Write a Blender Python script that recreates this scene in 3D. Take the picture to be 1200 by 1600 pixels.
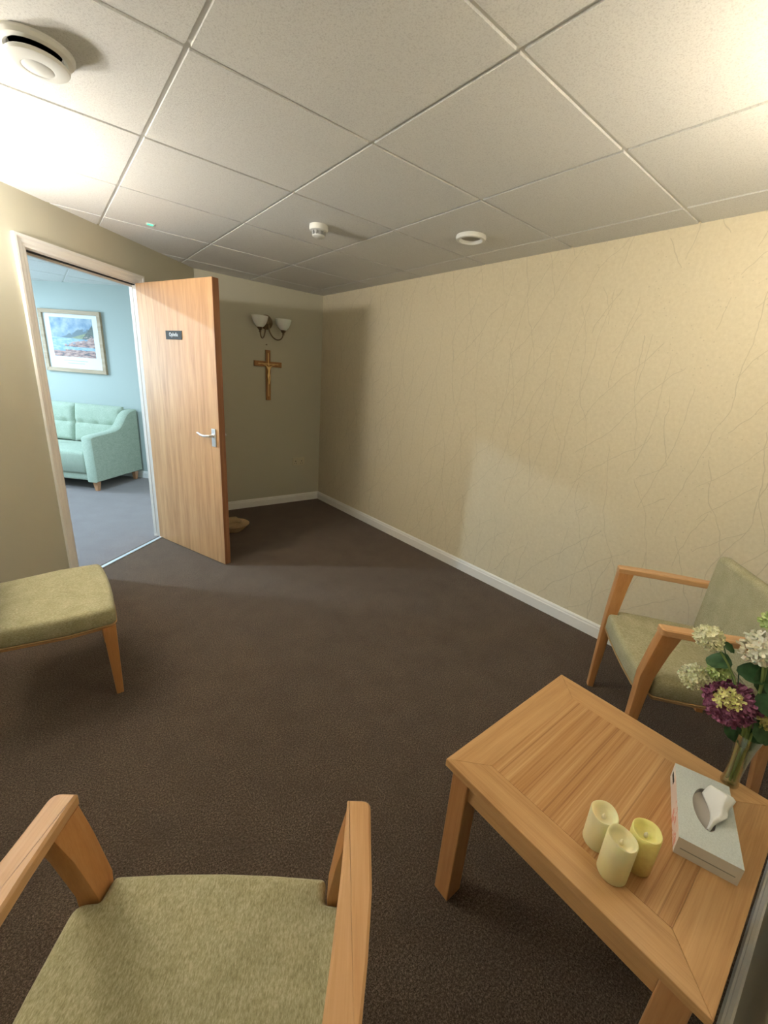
import bpy, bmesh, math, random
from math import sin, cos, pi, radians
from mathutils import Vector, Matrix, noise as mnoise

for o in list(bpy.data.objects):
    bpy.data.objects.remove(o)
SC = bpy.context.scene
COL = SC.collection
random.seed(7)

# ------------------------------------------------------------------ camera, exposure, world, lights
cd = bpy.data.cameras.new('camera'); cam = bpy.data.objects.new('camera', cd); COL.objects.link(cam)
Rm = ((0.779131375162565, -0.622489649227285, 0.07389815181633341),
      (-0.13527301048403131, -0.2820683613595101, -0.9498097978820476),
      (0.6120910985070485, 0.730030188501161, -0.3039743591218693))
m = Matrix.Identity(4)
for i in range(3):
    m[i][0] = Rm[0][i]; m[i][1] = -Rm[1][i]; m[i][2] = -Rm[2][i]
m[0][3], m[1][3], m[2][3] = -0.41587, -0.83371, 1.38657
cam.matrix_world = m
cd.sensor_fit = 'VERTICAL'; cd.sensor_height = 36.0; cd.sensor_width = 27.0
cd.lens = 640.798 / 1600 * 36.0
cd.clip_start = 0.01
SC.camera = cam
SC.view_settings.view_transform = 'Standard'
SC.view_settings.look = 'None'
SC.view_settings.gamma = 1
SC.view_settings.use_curve_mapping = False
SC.view_settings.exposure = 1.38

w = bpy.data.worlds.new('world'); SC.world = w; w.use_nodes = True
w.node_tree.nodes['Background'].inputs[0].default_value = (0.75, 0.87, 1.0, 1)
w.node_tree.nodes['Background'].inputs[1].default_value = 1.0

WARM = (1.0, 0.91, 0.76)
COOL = (0.56, 0.80, 1.0)
BULB_A = 19.0         # each bulb of the wall light beside the doorway
BULB_B = 4.3          # each bulb of the wall light above the table
NEUTRAL = (1.0, 0.96, 0.90)
CORRIDOR_W = 22.0
WINDOW_W = 30.0
DAY = (0.62, 0.84, 1.0)
CEIL_Z = 2.17

def point(name, loc, power, col, r=0.03):
    l = bpy.data.lights.new(name, 'POINT'); l.energy = power; l.color = col; l.shadow_soft_size = r
    o = bpy.data.objects.new(name, l); o.location = loc; COL.objects.link(o); return o
def area(name, loc, rot, power, col, sx, sy=None, shape='RECTANGLE'):
    l = bpy.data.lights.new(name, 'AREA'); l.energy = power; l.color = col; l.shape = shape
    l.size = sx
    if sy: l.size_y = sy
    o = bpy.data.objects.new(name, l); o.location = loc; o.rotation_euler = rot; COL.objects.link(o); return o

# ------------------------------------------------------------------ material helpers
def mat(name, col=(.8, .8, .8), rough=.6, metal=0.0, spec=None, **kw):
    m = bpy.data.materials.new(name); m.use_nodes = True
    b = m.node_tree.nodes['Principled BSDF']
    b.inputs['Base Color'].default_value = (*col, 1); b.inputs['Roughness'].default_value = rough
    b.inputs['Metallic'].default_value = metal
    if spec is not None: b.inputs['Specular IOR Level'].default_value = spec
    for k, v in kw.items():
        b.inputs[k.replace('_', ' ')].default_value = v
    return m
class N:
    """short node graph writer"""
    def __init__(s, m): s.t = m.node_tree; s.n = s.t.nodes; s.b = s.n['Principled BSDF']; s.co = None
    def new(s, kind, **kw):
        n = s.n.new(kind)
        for k, v in kw.items(): setattr(n, k, v)
        return n
    def link(s, a, b): s.t.links.new(a, b)
    def coord(s, scale=(1, 1, 1), rot=(0, 0, 0), loc=(0, 0, 0)):
        if not s.co: s.co = s.new('ShaderNodeTexCoord')
        mp = s.new('ShaderNodeMapping'); mp.inputs['Scale'].default_value = scale
        mp.inputs['Rotation'].default_value = rot; mp.inputs['Location'].default_value = loc
        s.link(s.co.outputs['Object'], mp.inputs[0]); return mp.outputs[0]
    def noise(s, vec, scale, detail=3, rough=.5, dist=0.0):
        n = s.new('ShaderNodeTexNoise'); n.inputs['Scale'].default_value = scale; n.inputs['Detail'].default_value = detail
        n.inputs['Roughness'].default_value = rough; n.inputs['Distortion'].default_value = dist
        s.link(vec, n.inputs['Vector']); return n.outputs[0]
    def ramp(s, fac, stops, interp='LINEAR'):
        r = s.new('ShaderNodeValToRGB'); r.color_ramp.interpolation = interp
        e = r.color_ramp.elements
        while len(e) < len(stops): e.new(.5)
        for x, (p, c) in zip(e, stops):
            x.position = p; x.color = (*c, 1) if len(c) == 3 else c
        s.link(fac, r.inputs[0]); return r.outputs[0]
    def mix(s, fac, a, b, mode='MIX'):
        n = s.new('ShaderNodeMixRGB', blend_type=mode)
        for sock, v in ((0, fac), (1, a), (2, b)):
            if hasattr(v, 'links') or hasattr(v, 'is_output'): s.link(v, n.inputs[sock])
            elif isinstance(v, (int, float)): n.inputs[sock].default_value = v
            else: n.inputs[sock].default_value = (*v, 1)
        return n.outputs[0]
    def math(s, op, a, b=0.0, clamp=False):
        n = s.new('ShaderNodeMath', operation=op); n.use_clamp = clamp
        for i, v in enumerate((a, b)):
            if isinstance(v, (int, float)): n.inputs[i].default_value = v
            else: s.link(v, n.inputs[i])
        return n.outputs[0]
    def xyz(s, vec):
        n = s.new('ShaderNodeSeparateXYZ'); s.link(vec, n.inputs[0]); return n.outputs
    def color(s, c): s.link(c, s.b.inputs['Base Color'])
    def rough(s, c): s.link(c, s.b.inputs['Roughness'])
    def bump(s, h, strength=.3, dist=.002):
        n = s.new('ShaderNodeBump'); n.inputs['Strength'].default_value = strength; n.inputs['Distance'].default_value = dist
        s.link(h, n.inputs['Height']); s.link(n.outputs[0], s.b.inputs['Normal'])

def wood(name, dark, mid, light, axis='y', rough=.42, fine=1.0, contrast=1.0, spec=.4):
    m = mat(name, mid, rough, spec=spec); g = N(m)
    k = {'x': (1, 16, 16), 'y': (16, 1, 16), 'z': (16, 16, 1)}[axis]
    v = g.coord(k)
    a = g.noise(v, 1.6 * fine, 5, .6, .6)
    k2 = tuple(9 * c if c > 1 else 4 for c in k)
    b = g.noise(g.coord(k2), 2.2 * fine, 2, .5)
    f = g.math('ADD', g.math('MULTIPLY', a, .72), g.math('MULTIPLY', b, .28))
    h = .16 / contrast
    c = g.ramp(f, [(.5 - h, dark), (.5, mid), (.5 + h, light)])
    g.color(c); g.bump(b, .08, .001)
    return m

# paint, paper, carpet
m_paint = mat('sage_paint', (.565, .54, .425), .75, spec=.25)
g = N(m_paint); nz = g.noise(g.coord(), 180, 2); g.bump(nz, .12, .001)

m_paper = mat('branch_wallpaper', (.70, .61, .42), .7, spec=.25)
g = N(m_paper)
base = g.noise(g.coord((1, 1, 1)), 60, 4, .7)
base_c = g.ramp(base, [(.3, (.69, .61, .445)), (.7, (.765, .685, .515))])
def contour(g, off, tilt, freq, bend, wdt, warp=.8):
    o = g.xyz(g.coord())
    v = g.coord((1, 1, 1), loc=off)
    n1 = g.noise(v, warp, 2, .5)
    n2 = g.noise(v, 7, 2, .6)
    u = g.math('ADD', g.math('MULTIPLY', o[1], freq), g.math('MULTIPLY', o[2], tilt))
    u = g.math('ADD', u, g.math('MULTIPLY', n1, bend))
    u = g.math('ADD', u, g.math('MULTIPLY', n2, .35))
    f = g.math('ABSOLUTE', g.math('SUBTRACT', g.math('FRACT', u), .5))
    line = g.math('LESS_THAN', f, wdt)
    mask = g.math('GREATER_THAN', g.noise(g.coord((1, 1, .6), loc=(off[0] + 9, off[1], off[2])), 3.2, 1), .49)
    return g.math('MULTIPLY', line, mask)
L = contour(g, (3, 1, 2), 1.0, 7.5, 2.2, .011, 1.0)
L2 = contour(g, (13, 5, 7), -1.6, 6.0, 2.6, .009, 1.1)
L3 = contour(g, (23, 15, 1), 4.2, 5.0, 2.4, .010, 1.2)
lines = g.math('MAXIMUM', g.math('MAXIMUM', L, L2), L3)
vo = g.new('ShaderNodeTexVoronoi'); vo.inputs['Scale'].default_value = 38; g.link(g.coord(), vo.inputs['Vector'])
dots = g.math('LESS_THAN', vo.outputs['Distance'], .13)
dmask = g.math('GREATER_THAN', g.noise(g.coord(loc=(4, 4, 4)), 5, 2), .5)
dots = g.math('MULTIPLY', dots, dmask)
marks = g.math('MAXIMUM', g.math('MULTIPLY', lines, .62), g.math('MULTIPLY', dots, .5))
g.color(g.mix(marks, base_c, (.53, .465, .33)))
g.bump(base, .15, .001)

def carpet(name, lo, mid, hi, patch, sheen):
  m = mat(name, mid, .97, spec=.08)
  g = N(m)
  n1 = g.noise(g.coord(), 175, 4, .85); n2 = g.noise(g.coord(), 340, 2, .8); n3 = g.noise(g.coord(), 7, 4, .65)
  f = g.math('ADD', g.math('MULTIPLY', n1, .62), g.math('MULTIPLY', n2, .38))
  c = g.ramp(f, [(.38, lo), (.5, mid), (.62, hi)])
  c = g.mix(g.math('MULTIPLY', g.math('SUBTRACT', n3, .35, clamp=True), 1.2), c, patch)
  g.color(c); g.bump(f, 1.0, .008)
  g.b.inputs['Sheen Weight'].default_value = sheen; g.b.inputs['Sheen Roughness'].default_value = .42
  g.b.inputs['Sheen Tint'].default_value = (.90, .78, .72, 1)
  return m
m_carpet = carpet('brown_carpet', (.014, .009, .006), (.112, .080, .058), (.36, .27, .205), (.066, .045, .033), .20)
m_carpet2 = carpet('lighter_carpet', (.09, .08, .08), (.28, .25, .25), (.56, .51, .51), (.22, .19, .19), .35)  # lighter, greyer tone of the carpet, used on the lounge floor only

m_tile = mat('mineral_ceiling_tile', (.66, .645, .60), .9, spec=.1)
g = N(m_tile); n1 = g.noise(g.coord(), 210, 3, .8)
g.color(g.ramp(n1, [(.33, (.59, .585, .57)), (.5, (.735, .735, .72)), (.8, (.765, .765, .75))])); g.bump(n1, .35, .002)
m_grid = mat('ceiling_grid_white', (.80, .79, .75), .5)
m_white = mat('white_gloss_paint', (.86, .85, .82), .38)
m_lining = mat('frame_paint', (.76, .73, .69), .45)
m_plastic = mat('white_plastic', (.80, .80, .77), .4)
m_dark = mat('dark_gap', (.02, .02, .02), .8)
m_nickel = mat('satin_nickel', (.70, .69, .68), .38, .8)
m_brass = mat('antique_brass', (.30, .23, .15), .35, 1.0)
m_gold = mat('gilt_metal', (.83, .60, .28), .35, 1.0)
m_strip = mat('aluminium_strip', (.86, .90, .93), .35, .7)
m_sage_plate = mat('cream_plastic', (.62, .57, .42), .4)
m_oakdoor = wood('oak_veneer_door', (.37, .195, .088), (.50, .285, .135), (.60, .365, .185), 'z', .45, 1.0, .9)
m_dooredge = wood('door_lipping', (.24, .10, .045), (.33, .145, .065), (.40, .19, .09), 'z', .5)
m_beech = wood('beech_chair_wood', (.52, .27, .115), (.64, .37, .18), (.72, .45, .25), 'y', .36, 1.2, .7)
m_beechz = wood('beech_chair_leg_wood', (.46, .20, .07), (.57, .275, .10), (.64, .335, .145), 'z', .38, 1.2, .7)
m_tabx = wood('table_oak_x', (.46, .245, .095), (.58, .335, .145), (.66, .40, .19), 'x', .33, 1.1, .9)
m_taby = wood('table_oak_y', (.46, .245, .095), (.58, .335, .145), (.66, .40, .19), 'y', .33, 1.1, .9)
m_tabz = wood('table_oak_z', (.40, .18, .065), (.50, .25, .10), (.57, .31, .14), 'z', .4, 1.1, .9)
# striped veneer panel: strips run along x, tone differs strip by strip
m_veneer = mat('striped_veneer', (.55, .32, .14), .33, spec=.4)
g = N(m_veneer)
s1 = g.noise(g.coord((.7, 62, 1)), 1.0, 4, .75); s2 = g.noise(g.coord((3, 260, 1)), 1.3, 3, .6)
f = g.math('ADD', g.math('MULTIPLY', s1, .7), g.math('MULTIPLY', s2, .3))
c = g.ramp(f, [(.36, (.33, .145, .05)), (.45, (.47, .24, .09)), (.56, (.56, .315, .135)), (.68, (.66, .41, .20))])
yy = g.xyz(g.coord())[1]
joint = g.math('LESS_THAN', g.math('ABSOLUTE', g.math('SUBTRACT', g.math('FRACT', g.math('MULTIPLY', yy, 8.3)), .5)), .012)
g.color(g.mix(g.math('MULTIPLY', joint, .55), c, (.30, .14, .05))); g.bump(f, .08, .001)

def fabric(name, a, b, c, sc=400):
    m = mat(name, b, .95, spec=.12); g = N(m)
    n1 = g.noise(g.coord((1, .35, 1)), sc, 3, .7); n2 = g.noise(g.coord(), 18, 3)
    f = g.math('ADD', g.math('MULTIPLY', n1, .8), g.math('MULTIPLY', n2, .2))
    g.color(g.ramp(f, [(.34, a), (.5, b), (.66, c)])); g.bump(n1, .3, .001)
    g.b.inputs['Sheen Weight'].default_value = .15
    return m
m_green = fabric('olive_weave', (.28, .26, .145), (.42, .392, .24), (.57, .54, .375))
m_mint = fabric('mint_upholstery', (.33, .41, .31), (.41, .485, .385), (.49, .56, .46), 150)
m_pipe = mat('tan_piping', (.42, .27, .12), .7)

# ------------------------------------------------------------------ mesh helpers
class MB:
    def __init__(s): s.bm = bmesh.new()
    def ring(s, pts): return [s.bm.verts.new(p) for p in pts]
    def face(s, vs, mi=0):
        try:
            f = s.bm.faces.new(vs); f.material_index = mi; return f
        except ValueError: return None
    def bridge(s, a, b, mi=0, closed=True):
        n = len(a)
        for i in range(n if closed else n - 1):
            s.face((a[i], a[(i + 1) % n], b[(i + 1) % n], b[i]), mi)
    def box(s, x0, x1, y0, y1, z0, z1, mi=0, M=None):
        P = [Vector(p) for p in ((x0, y0, z0), (x1, y0, z0), (x1, y1, z0), (x0, y1, z0), (x0, y0, z1), (x1, y0, z1), (x1, y1, z1), (x0, y1, z1))]
        if M: P = [M @ p for p in P]
        v = s.ring(P)
        for f in ((3, 2, 1, 0), (4, 5, 6, 7), (0, 1, 5, 4), (1, 2, 6, 5), (2, 3, 7, 6), (3, 0, 4, 7)):
            s.face([v[i] for i in f], mi)
    def loft(s, rings, cap=True, mi=0):
        R = [s.ring(r) for r in rings]
        for a, b in zip(R, R[1:]): s.bridge(a, b, mi)
        if cap: s.face(R[0][::-1], mi); s.face(R[-1], mi)
        return R
    def tube(s, path, rad, n=10, mi=0, cap=True):
        path = [Vector(p) for p in path]
        rads = rad if isinstance(rad, (list, tuple)) else [rad] * len(path)
        rings = []; up = None
        for i, p in enumerate(path):
            d = (path[min(i + 1, len(path) - 1)] - path[max(i - 1, 0)]).normalized()
            if up is None:
                up = Vector((0, 0, 1)) if abs(d.z) < .9 else Vector((1, 0, 0))
            a = d.cross(up).normalized(); up = a.cross(d).normalized()
            rings.append([p + (a * cos(2 * pi * k / n) + up * sin(2 * pi * k / n)) * rads[i] for k in range(n)])
        s.loft(rings, cap, mi)
    def lathe(s, prof, n=32, c=(0, 0, 0), mi=0, cap=(True, True), M=None):
        rings = []
        for r, z in prof:
            ps = [Vector((c[0] + r * cos(2 * pi * k / n), c[1] + r * sin(2 * pi * k / n), c[2] + z)) for k in range(n)]
            if M: ps = [M @ p for p in ps]
            rings.append(s.ring(ps))
        for a, b in zip(rings, rings[1:]): s.bridge(a, b, mi)
        if cap[0]: s.face(rings[0][::-1], mi)
        if cap[1]: s.face(rings[-1], mi)
    def build(s, name, mats, parent=None, smooth=False, angle=35, bevel=0, recalc=True, loc=None):
        bm = s.bm
        if recalc: bmesh.ops.recalc_face_normals(bm, faces=bm.faces)
        if smooth:
            for f in bm.faces: f.smooth = True
            for e in bm.edges:
                if len(e.link_faces) == 2 and e.calc_face_angle(0) > radians(angle): e.smooth = False
        me = bpy.data.meshes.new(name); bm.to_mesh(me); bm.free()
        o = bpy.data.objects.new(name, me); COL.objects.link(o)
        for mm in (mats if isinstance(mats, (list, tuple)) else [mats]): me.materials.append(mm)
        if parent: o.parent = parent
        if loc: o.location = loc
        if bevel:
            md = o.modifiers.new('bevel', 'BEVEL'); md.width = bevel; md.segments = 2; md.limit_method = 'ANGLE'; md.angle_limit = radians(40)
            md.harden_normals = False
        return o
def tag(o, label=None, cat=None, group=None, kind=None):
    if label: o['label'] = label
    if cat: o['category'] = cat
    if group: o['group'] = group
    if kind: o['kind'] = kind
    return o
def thing(name, label, cat, loc=(0, 0, 0), rz=0, group=None):
    o = bpy.data.objects.new(name, None); COL.objects.link(o); o.empty_display_size = .05
    o.location = loc; o.rotation_euler = (0, 0, rz)
    return tag(o, label, cat, group)
def struct(o): o['kind'] = 'structure'; return o
def text_mesh(name, body, size, m, parent, M, align='CENTER', ext=.0004, sx=1.0):
    cu = bpy.data.curves.new(name, 'FONT'); cu.body = body; cu.size = size; cu.extrude = ext; cu.align_x = align; cu.align_y = 'CENTER'
    t = bpy.data.objects.new(name, cu); COL.objects.link(t)
    bpy.context.view_layer.update()
    me = bpy.data.meshes.new_from_object(t.evaluated_get(bpy.context.evaluated_depsgraph_get()))
    bpy.data.objects.remove(t)
    me.transform(M @ Matrix.Diagonal((sx, 1, 1, 1)))
    o = bpy.data.objects.new(name, me); COL.objects.link(o); me.materials.clear(); me.materials.append(m); o.parent = parent
    return o

# ------------------------------------------------------------------ room shell
H = CEIL_Z
O2 = Vector((-.432, 2.236)); S2 = Vector((.745, .667)).normalized(); M2 = Vector((-S2.y, S2.x))
def dg(s, mm, z=0): p = O2 + S2 * s + M2 * mm; return Vector((p.x, p.y, z))
XR0, XR1 = 1.985, 2.025            # plain wall line: far end / near end
YB, YN = 3.275, -.972
def xr(y): return XR0 + (YB - y) / (YB - YN) * (XR1 - XR0)
XL = -1.62
sL = (XL - O2.x) / S2.x; sB = (YB - O2.y) / S2.y
cornL = dg(sL, 0); cornB = dg(sB, 0)

def slab(name, p, q, z0, z1, th, m, out):
    """upright slab between plan points p,q, thickened by th towards out"""
    p = Vector((p[0], p[1])); q = Vector((q[0], q[1])); d = (q - p).normalized(); n = Vector((-d.y, d.x))
    if n.dot(Vector(out)) < 0: n = -n
    b = MB(); rr = []
    for z in (z0, z1):
        rr.append([(p.x, p.y, z), (q.x, q.y, z), (q.x + n.x * th, q.y + n.y * th, z), (p.x + n.x * th, p.y + n.y * th, z)])
    b.loft(rr); return struct(b.build(name, m))
# floor: one carpet slab per room, the lounge one in a lighter, greyer tone
b = MB(); T0 = O2 + M2 * .02; far_ = O2 + S2 * 2.9 + M2 * .02; near_ = O2 - S2 * 2.6 + M2 * .02
b.loft([[(p[0], p[1], z) for p in (near_, (XL - .5, YN - .2), (XR1 + .2, YN - .2), (XR1 + .2, far_.y), (far_.x, far_.y))] for z in (-.08, 0)])
struct(b.build('floor', m_carpet))
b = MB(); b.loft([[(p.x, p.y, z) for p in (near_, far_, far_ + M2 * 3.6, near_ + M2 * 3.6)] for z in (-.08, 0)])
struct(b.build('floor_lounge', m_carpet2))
slab('wall_right', (XR1, YN - .1), (XR0, YB + .1), 0, H + .03, .12, m_paper, (1, 0))
slab('wall_back', (cornB.x, YB), (XR0 + .1, YB), 0, H + .03, .12, m_paint, (0, 1))
slab('wall_near', (XL - .1, YN), (XR1 + .1, YN), 0, H + .03, .12, m_paint, (0, -1))
slab('wall_left', (XL, YN), (XL, cornL.y), 0, H + .03, .12, m_paint, (-1, 0))
# diagonal wall with the doorway (one mesh)
SA, SB_, HD, TH = .062, .872, 1.915, .058        # structural opening
b = MB()
def dbox(b, s0, s1, m0, m1, z0, z1, mi=0):
    P = [dg(s, mm) for s, mm in ((s0, m0), (s1, m0), (s1, m1), (s0, m1))]
    b.loft([[(p.x, p.y, z0) for p in P], [(p.x, p.y, z1) for p in P]], mi=mi)
dbox(b, sL - .12, SA, 0, TH, 0, H + .03); dbox(b, SB_, sB + .25, 0, TH, 0, H + .03); dbox(b, SA, SB_, 0, TH, HD, H + .03)
struct(b.build('wall_door_side', m_paint))

# ceiling: white grid with 600 mm tiles standing slightly proud of it
def ceiling(name, x0, x1, y0, y1, ox, oy, poly, z=H):
    b = MB(); pitch = .6; gap = .0075; dep = .008
    def clip(pts):                     # Sutherland-Hodgman against convex poly
        out = pts
        for i in range(len(poly)):
            a, c = poly[i], poly[(i + 1) % len(poly)]
            nx, ny = -(c[1] - a[1]), c[0] - a[0]
            inp = out; out = []
            if not inp: break
            for j in range(len(inp)):
                p, q = inp[j], inp[(j + 1) % len(inp)]
                dp = (p[0] - a[0]) * nx + (p[1] - a[1]) * ny; dq = (q[0] - a[0]) * nx + (q[1] - a[1]) * ny
                if dp >= 0: out.append(p)
                if (dp >= 0) != (dq >= 0):
                    t = dp / (dp - dq); out.append((p[0] + (q[0] - p[0]) * t, p[1] + (q[1] - p[1]) * t))
        return out
    i0 = int(math.floor((x0 - ox) / pitch)); i1 = int(math.ceil((x1 - ox) / pitch))
    j0 = int(math.floor((y0 - oy) / pitch)); j1 = int(math.ceil((y1 - oy) / pitch))
    for i in range(i0, i1):
        for j in range(j0, j1):
            ax, bx, ay, by = ox + i * pitch, ox + (i + 1) * pitch, oy + j * pitch, oy + (j + 1) * pitch
            lo = clip([(ax + gap, ay + gap), (bx - gap, ay + gap), (bx - gap, by - gap), (ax + gap, by - gap)])
            if len(lo) > 2:
                b.loft([[(p[0], p[1], z + dep) for p in lo], [(p[0], p[1], z) for p in lo]], mi=0)
    v = b.ring([(p[0], p[1], z + dep - .001) for p in poly]); v2 = b.ring([(p[0], p[1], z + .05) for p in poly])
    b.face(v, 1); b.face(v2, 1); b.bridge(v, v2, 1)
    return struct(b.build(name, [m_tile, m_grid]))
polyA = [(XL, YN), (XR1, YN), (XR0, YB), (cornB.x, YB), (cornL.x, cornL.y)]
ceiling('ceiling', XL, XR1 + .1, YN, YB, 0, 0, polyA)
# lounge beyond the door
cq = 5.42
kk = (cq - (dg(0, TH).x + dg(0, TH).y)) / (S2.x + S2.y)
P_e = dg(kk, TH)                                   # where the sofa wall meets the door wall, far side
P_f = Vector((-1.75, cq + 1.75, 0)); P_g = dg(-2.3, 3.3); P_h = dg(-2.3, TH)
polyB = [(dg(-2.3, TH).x, dg(-2.3, TH).y), (P_e.x, P_e.y), (P_f.x, P_f.y), (P_g.x, P_g.y)]
ceiling('ceiling_lounge', -3.6, 1.8, 0, 7.4, -.06, 4.97 - 4.8, polyB)
m_lounge = mat('lounge_paint', (.47, .53, .50), .75, spec=.2)
slab('wall_lounge_sofa', P_e, P_f, 0, H + .03, .12, m_lounge, (1, 1))
E0, E1, EM = -2.3, 3.6, 3.3; W0, W1, WZ0, WZ1 = .15, 1.70, .80, 2.02
b = MB()
dbox(b, E0 - .12, W0, EM, EM + .12, 0, H + .03); dbox(b, W1, E1, EM, EM + .12, 0, H + .03)
dbox(b, W0, W1, EM, EM + .12, 0, WZ0); dbox(b, W0, W1, EM, EM + .12, WZ1, H + .03)
struct(b.build('wall_lounge_end', m_lounge))
b = MB()
for (a0, a1, c0, c1) in ((W0, W0 + .05, WZ0, WZ1), (W1 - .05, W1, WZ0, WZ1), (W0, W1, WZ0, WZ0 + .05), (W0, W1, WZ1 - .05, WZ1), ((W0 + W1) / 2 - .03, (W0 + W1) / 2 + .03, WZ0, WZ1)):
    dbox(b, a0, a1, EM + .03, EM + .08, c0, c1)
struct(b.build('window_1', m_white))
wc = dg((W0 + W1) / 2, EM + .15, (WZ0 + WZ1) / 2)
l_ = area('daylight_at_window', wc, (0, 0, 0), WINDOW_W, DAY, W1 - W0, WZ1 - WZ0)
l_.rotation_euler = Vector((-M2.x, -M2.y, -.22)).to_track_quat('-Z', 'Z').to_euler()
slab('wall_lounge_side', P_g, P_h, 0, H + .03, .12, m_lounge, (-1, -1))

# baseboards with a chamfered top
def baseboard(name, p, q, out, h=.085, th=.016):
    p = Vector((p[0], p[1])); q = Vector((q[0], q[1])); d = (q - p).normalized(); n = Vector((-d.y, d.x))
    if n.dot(Vector(out)) > 0: n = -n
    prof = [(0, 0), (th, 0), (th, h * .72), (th * .75, h * .78), (th * .7, h * .9), (th * .3, h), (0, h)]
    b = MB(); b.loft([[(e.x + n.x * a, e.y + n.y * a, z) for a, z in prof] for e in (p, q)])
    return struct(b.build(name, m_white))
baseboard('baseboard_right', (XR1, YN), (XR0, YB), (1, 0))
baseboard('baseboard_back', (cornB.x, YB), (XR0, YB), (0, 1))
baseboard('baseboard_near', (XL, YN), (XR1, YN), (0, -1))
baseboard('baseboard_left', (XL, YN), (XL, cornL.y), (-1, 0))
baseboard('baseboard_lounge', P_e, P_f, (1, 1))
baseboard('baseboard_door_side', dg(sL, 0), dg(SA - .05, 0), M2)

# door frame: architrave, lining, stops, threshold strip
b = MB(); A0, A1, AH = .008, .925, 1.965; aw = .055
prof = [(0, 0), (0, -.018), (.012, -.018), (.02, -.013), (.035, -.013), (.045, -.009), (aw, -.009), (aw, 0)]
def arch(mside):
    # outer outline -> mitred three-sided frame, profile runs outer to inner
    sg = 1 if mside == 0 else -1; off = 0 if mside == 0 else TH
    rings = []
    for k in range(4):
        r = []
        for u, mm in prof:
            s_, z_ = ((A0 + u, 0), (A0 + u, AH - u), (A1 - u, AH - u), (A1 - u, 0))[k]
            r.append(dg(s_, off + sg * mm, z_))
        rings.append(r)
    b.loft(rings)
arch(0); arch(1)
struct(b.build('trim_1', m_white))
b = MB(); OA, OB, OH = .075, .86, 1.902
dbox(b, SA, OA, 0, TH, 0, OH); dbox(b, OB, SB_, 0, TH, 0, OH); dbox(b, SA, SB_, 0, TH, OH, HD)
dbox(b, OA, OA + .015, .034, TH, 0, OH - .014); dbox(b, OB - .003, OB, .034, TH, 0, OH - .014); dbox(b, OA, OB, .034, TH, OH - .018, OH)
struct(b.build('trim_2', m_lining))
b = MB(); dbox(b, OA, OB, .012, .033, OH - .006, OH); dbox(b, OA, OA + .003, .012, .033, 0, OH - .006)
struct(b.build('trim_4', m_dark))
b = MB(); dbox(b, OA, OB, -.028, -.002, 0, .006)
struct(b.build('trim_3', m_strip))

# ------------------------------------------------------------------ door leaf (opened into the room)
hx, hy = .1985, 2.795
dv = Vector((.472 - .192, 2.010 - 2.800)).normalized()
ang = math.atan2(dv.y, dv.x)
door = thing('door_1', 'oak veneered door standing open on its hinges', 'door', (hx, hy, 0), ang); door['kind'] = 'structure'
del door['category']
LW, LT, LZ0, LZ1 = .835, .046, .006, 1.905
# local: x along the leaf, y thickness. camera-facing side is y=0, thickness towards +y
b = MB(); b.box(.004, LW - .003, 0, LT, LZ0, LZ1)
b.build('door_panel', m_oakdoor, door)
b = MB(); b.box(LW - .003, LW, 0, LT, LZ0, LZ1)
b.build('door_edge', m_dooredge, door)
def handle(side):
    y0, sg = (0, -1) if side == 0 else (LT, 1)
    xc = LW - .052; zc = .935
    b = MB(); b.box(xc - .021, xc + .021, min(y0, y0 + sg * .008), max(y0, y0 + sg * .008), zc - .062, zc + .058)
    p = b.build('handle_plate', m_nickel, door, bevel=.002)
    b = MB()
    pts = [(xc, y0 + sg * .008, zc + .012), (xc, y0 + sg * .044, zc + .012), (xc - .012, y0 + sg * .052, zc + .012), (xc - .04, y0 + sg * .053, zc + .008),
           (xc - .075, y0 + sg * .053, zc + .012), (xc - .098, y0 + sg * .053, zc + .021), (xc - .112, y0 + sg * .053, zc + .024)]
    b.tube(pts, [.009, .0085, .008, .0075, .007, .0065, .005], 12)
    b.lathe([(.014, 0), (.014, .006), (.009, .008)], 20, M=Matrix.Translation((xc, y0 + sg * .008, zc + .012)) @ Matrix.Rotation(-sg * pi / 2, 4, 'X'))
    h = b.build('lever', m_nickel, p, smooth=True)
handle(0); handle(1)
b = MB()
for z in (.22, .95, 1.68):
    b.lathe([(.006, 0), (.006, .09)], 12, c=(-.001, LT * .5, z))
b.build('hinge', m_nickel, door, smooth=True)
m_sign = mat('grey_sign', (.06, .062, .06), .6, spec=.1); m_signtxt = mat('sign_lettering', (.72, .74, .74), .5)
b = MB(); b.box(.322, .502, -.004, 0, 1.547, 1.602)
sg_ = b.build('sign_plate', m_sign, door, bevel=.001)
text_mesh('sign_lettering', 'Ophelia', .034, m_signtxt, sg_, Matrix.Translation((.412, -.0045, 1.577)) @ Matrix.Rotation(pi / 2, 4, 'X'), sx=.92)

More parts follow.
